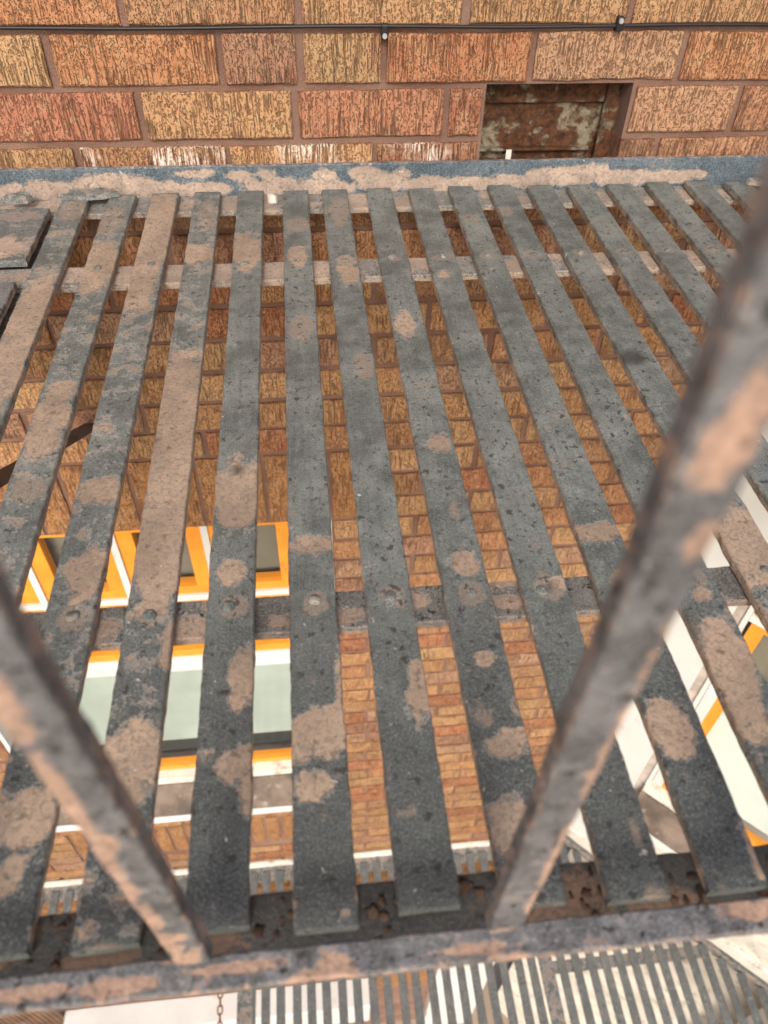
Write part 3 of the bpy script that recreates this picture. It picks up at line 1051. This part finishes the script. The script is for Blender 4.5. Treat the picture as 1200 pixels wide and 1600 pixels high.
# upright leg of the wall angle, swept so that its worn face carries patches
ANG = [(0.05, .018, .05, .010), (0.10, .003, .06, .014), (-.05, .004, .07, .016), (-.2, .006, .08, .016), (0.165, .026, .03, .006), (0.225, .022, .02, .006), (0.26, .024, .018, .005), (0.27, .006, .05, .012),
       (0.31, .004, .04, .012), (0.345, .020, .018, .008), (0.40, .022, .022, .010), (0.43, .008, .04, .014), (0.455, .020, .014, .009), (0.50, .004, .05, .012), (0.56, .004, .06, .010), (0.63, .006, .06, .010),
       (0.70, .012, .06, .014), (0.735, .020, .03, .010), (0.79, .008, .06, .012), (0.86, .008, .05, .010), (0.90, .012, .02, .006), (0.36, .003, .03, .01), (0.17, .004, .05, .01)]
pp = [(b - 0.012, a + 0.30, ry, rx, 1) for (a, b, rx, ry) in ANG]
me = bar_mesh('wall_angle', 1.6, 0.0475, 0.007, pp, base=-0.7, seg=0.005, seed=50, axis='x', nw=12)
o = link('wall_angle', me, MANG, plat)
o.location = Vector((-0.30, WY - 0.0105, 0.0065)) - plat.location
o.rotation_euler = (R(90), 0, 0)
# front angle: flat leg under the slat ends, leg hanging down
fp = [(rp.uniform(-.2, 1.2), -0.222 + rp.uniform(-.02, .015), rp.uniform(.008, .022), rp.uniform(.006, .013), 1) for _ in range(22)] + [(0.43, -0.225, 0.035, 0.02, 1), (0.02, -0.22, .05, .03, 1), (0.12, -.21, .02, .02, 1)]
longbar('front_angle', MFRONT, -0.30, 1.25, -0.2195, 0.036, 0.008, ZB, fp, -0.75, 43)
boxpart('front_leg', MFRONT, plat, -0.30, 1.25, -0.2372, -0.231, -0.036, ZB - 0.0085, 0.001)
# caked dirt between the slat ends
bm = bmesh.new()
rg = random.Random(11)
for k in range(-1, 20):
    for q in range(7):
        cx, cy = k * PITCH + PITCH / 2 + rg.uniform(-.013, .013), -0.2195 + rg.uniform(-.014, .014)
        rx, ry, hz = rg.uniform(.001, .004), rg.uniform(.001, .004), rg.uniform(.0006, .0016)
        r = bmesh.ops.create_icosphere(bm, subdivisions=2, radius=1)
        o1 = Vector((rg.uniform(0, 50), 3, 7))
        for v in r['verts']:
            w = 1 + 0.8 * mnoise.noise(v.co * 1.7 + o1)
            v.co = Vector((cx + v.co.x * rx * w, cy + v.co.y * ry * w, ZB + v.co.z * hz * w))
o = part('caked_dirt', bm, MDIRT, plat, True)
o['kind'] = 'stuff'
# channel along the left end
me = bar_mesh('end_channel', 0.9, 0.17, 0.042, [(0.0, .85, .08, .06, .8), (0.03, .6, .05, .05, .8), (-.02, .4, .06, .08, .8)], base=-0.4, seed=60, nw=14)
o = link('end_channel', me, MFLAKE, plat)
o.location = Vector((-0.115, -0.198, ZB - 0.0098)) - plat.location
for (ya, yb, sd) in ((0.556, 0.70, 61), (-0.15, 0.50, 62)):
    me = bar_mesh('end_plate', yb - ya, 0.13, 0.0095, [(0.02, .03, .05, .03, .8), (0.03, .12, .04, .02, .7)], base=-0.35, seed=sd, nw=14, rough_ends=.004)
    o = link('end_plate', me, MFLAKE, plat)
    o.location = Vector((-0.0955, ya, 0.0003)) - plat.location
# railing
RY = -0.2535
rail_p = [(rp.uniform(-.3, 1.2), RY + rp.uniform(-.012, .012), rp.uniform(.008, .03), rp.uniform(.002, .005), 1) for _ in range(34)]
longbar('bottom_rail', MRAIL, -0.30, 1.25, RY, 0.0160, 0.0065, 0.042, rail_p, -0.38, 44, 0.004)
longbar('top_rail', MRAIL, -0.30, 1.25, RY, 0.04, 0.010, 1.0, (), -0.3, 45, 0.02)


def baluster(xc, lean, patches, seed, faces):
    """square bar; built lying along y with its top face as street face, then stood up"""
    L = 0.947
    me = bar_mesh('baluster', L, 0.0172, 0.0100, patches, base=-0.5, seg=0.006, seed=seed, nw=6, side=faces, round_=0.0009, edge_w=0.003)
    o = link('baluster', me, MRAIL, plat)
    o.matrix_basis = Matrix.Translation(Vector((xc, -0.250, 0.0423)) - plat.location) @ Matrix.Rotation(lean, 4, 'Y') @ Matrix.Rotation(R(90), 4, 'X')
    return o


BL = [(-0.003, 0.010, .008, .010, 1), (-0.004, .032, .005, .012, 1), (-0.006, .07, .004, .03, 1), (-0.0065, .12, .0035, .04, 1), (0.002, .02, .004, .004, .8), (-0.006, .19, .004, .04, 1), (-0.005, .25, .005, .03, 1), (0.0, .045, .004, .006, .9), (-.002, .155, .003, .01, .9)]
BR = [(0.001, 0.003, .010, .004, 1), (0.0072, .10, .002, .04, 1), (0.0072, .05, .002, .02, .8), (0.0012, .326, .0052, .0175, 1.2), (0.0052, .295, .0035, .0075, 1.2), (0.005, .362, .004, .013, 1.2), (0.0075, .19, .0018, .03, 1), (0.007, .245, .002, .02, 1), (-0.004, .40, .005, .02, 1)]
baluster(0.2365, R(-1.5), BL, 71, 0.2)
baluster(0.3900, R(0.45), BR, 72, 0.12)
for i, xx in enumerate((-0.215, -0.065, 0.086, 0.542, 0.692, 0.843, 0.994, 1.145)):
    baluster(xx, R(0.3 * (-1) ** i), [(0.0, .1 + .07 * i, .01, .03, 1)], 80 + i, 0.15)
# brace below, left
bm = bmesh.new()
A, B = Vector((-0.088, 0.77, -0.43)), Vector((-0.086, 0.385, -0.203))
B2 = A + (B - A) * 2.2
d = (B2 - A).normalized()
s1 = d.cross(Vector((0, 0, 1))).normalized()
s2 = d.cross(s1).normalized()
vv = []
for P in (A, B2):
    for (u, v) in ((-1, -1), (1, -1), (1, 1), (-1, 1)):
        vv.append(bm.verts.new(P + s1 * u * 0.014 + s2 * v * 0.004))
for i in range(4):
    bm.faces.new((vv[i], vv[(i + 1) % 4], vv[4 + (i + 1) % 4], vv[4 + i]))
bm.faces.new(vv[:4][::-1])
bm.faces.new(vv[4:])
bmesh.ops.recalc_face_normals(bm, faces=bm.faces)
part('diagonal_brace', bm, MBRACE, plat)


# loose flakes and plates of old paint lying on the ledge
def flake(name, label, cat, loc, sx, sy, h, seed, mat=MFLAKE, n=9):
    rr = random.Random(seed)
    bm = bmesh.new()
    top, bot = [], []
    for i in range(n):
        an = 2 * math.pi * i / n + rr.uniform(-.2, .2)
        q = rr.uniform(0.75, 1.1)
        top.append(bm.verts.new((sx * math.cos(an) * q * .93, sy * math.sin(an) * q * .93, h + rr.uniform(-.2, .4) * h)))
        bot.append(bm.verts.new((sx * math.cos(an) * q, sy * math.sin(an) * q, 0)))
    bm.faces.new(bot[::-1])
    c = bm.verts.new((0, 0, h * 1.3))
    for i in range(n):
        j = (i + 1) % n
        bm.faces.new((bot[i], bot[j], top[j], top[i]))
        bm.faces.new((top[i], top[j], c))
    me = bpy.data.meshes.new(name)
    bm.to_mesh(me)
    bm.free()
    for nm, val in (('primer', -0.15), ('edge', 0.2)):
        at = me.attributes.new(nm, 'FLOAT', 'POINT')
        at.data.foreach_set('value', [val] * len(me.vertices))
    o = link(name, me, mat)
    o.location = loc
    tag(o, label, cat)
    return o


flake('paint_scab', 'thick flat scab of old grey paint lying across the leftmost slat ends', 'paint flake', (0.018, 0.733, 0.0012), 0.042, 0.017, 0.005, 1, n=13)
flake('paint_scab', 'small grey lump of old paint on the ledge at the left edge', 'paint flake', (-0.075, 0.722, 0.0012), 0.018, 0.012, 0.008, 2)
flake('paint_scab', 'flat grey scab of paint on the ledge at the far right slats', 'paint flake', (1.02, 0.725, 0.0012), 0.05, 0.018, 0.006, 5, n=13)
flake('paint_chip', 'pale upright chip of paint on the ledge between two slats', 'paint flake', (0.269, 0.728, ZB + 0.0005), 0.008, 0.007, 0.009, 3, MWHITED, 7)

# ================================================================== cable and its clips
cz = 0.1965
crv = bpy.data.curves.new('cable', 'CURVE')
crv.dimensions = '3D'
crv.bevel_depth = 0.0023
crv.bevel_resolution = 3
sp = crv.splines.new('NURBS')
pts = [(-1.2 + 0.1 * i, WY - 0.0035 + rng.uniform(-.0006, .0006), cz + 0.0012 * math.sin(i * 1.3) + 0.0015 * i / 20) for i in range(26)]
sp.points.add(len(pts) - 1)
for p, c in zip(sp.points, pts):
    p.co = (*c, 1)
sp.use_endpoint_u = True
tmp = bpy.data.objects.new('tmp', crv)
COL.objects.link(tmp)
dg = bpy.context.evaluated_depsgraph_get()
cme = bpy.data.meshes.new_from_object(tmp.evaluated_get(dg))
bpy.data.objects.remove(tmp)
cme.materials.clear()
cab = link('cable', cme, MCABLE)
tag(cab, 'thin black cable clipped along a mortar joint of the brick wall', 'cable')
for (cx, lab) in ((0.428, 'black cable clip with screw near the middle of the wall'), (0.737, 'black cable clip with screw above the hole in the bricks')):
    c = thing('cable_clip', lab, 'cable clip', (cx, WY - 0.003, cz), 'cable clips along the wall')
    dz = -0.008 if cx < 0.6 else 0.008
    bm = bmesh.new()
    bm_box(bm, cx - 0.0045, cx + 0.0045, WY - 0.0085, WY + 0.004, cz - 0.0045 + min(dz, 0), cz + 0.0045 + max(dz, 0), 0.0015)
    part('clip_body', bm, MCABLE, c)
    bm = bmesh.new()
    bmesh.ops.create_cone(bm, cap_ends=True, segments=16, radius1=0.0034, radius2=0.003, depth=0.002, matrix=Matrix.Translation((cx, WY - 0.0095, cz + dz)) @ Matrix.Rotation(R(90), 4, 'X'))
    s = part('screw', bm, MSCREW, c)
    bm = bmesh.new()
    bm_box(bm, cx - 0.0026, cx + 0.0026, WY - 0.0108, WY - 0.0102, cz + dz - 0.0005, cz + dz + 0.0005)
    bm_box(bm, cx - 0.0005, cx + 0.0005, WY - 0.0111, WY - 0.0102, cz + dz - 0.0026, cz + dz + 0.0026)
    part('screw_slot', bm, MDARK, s)
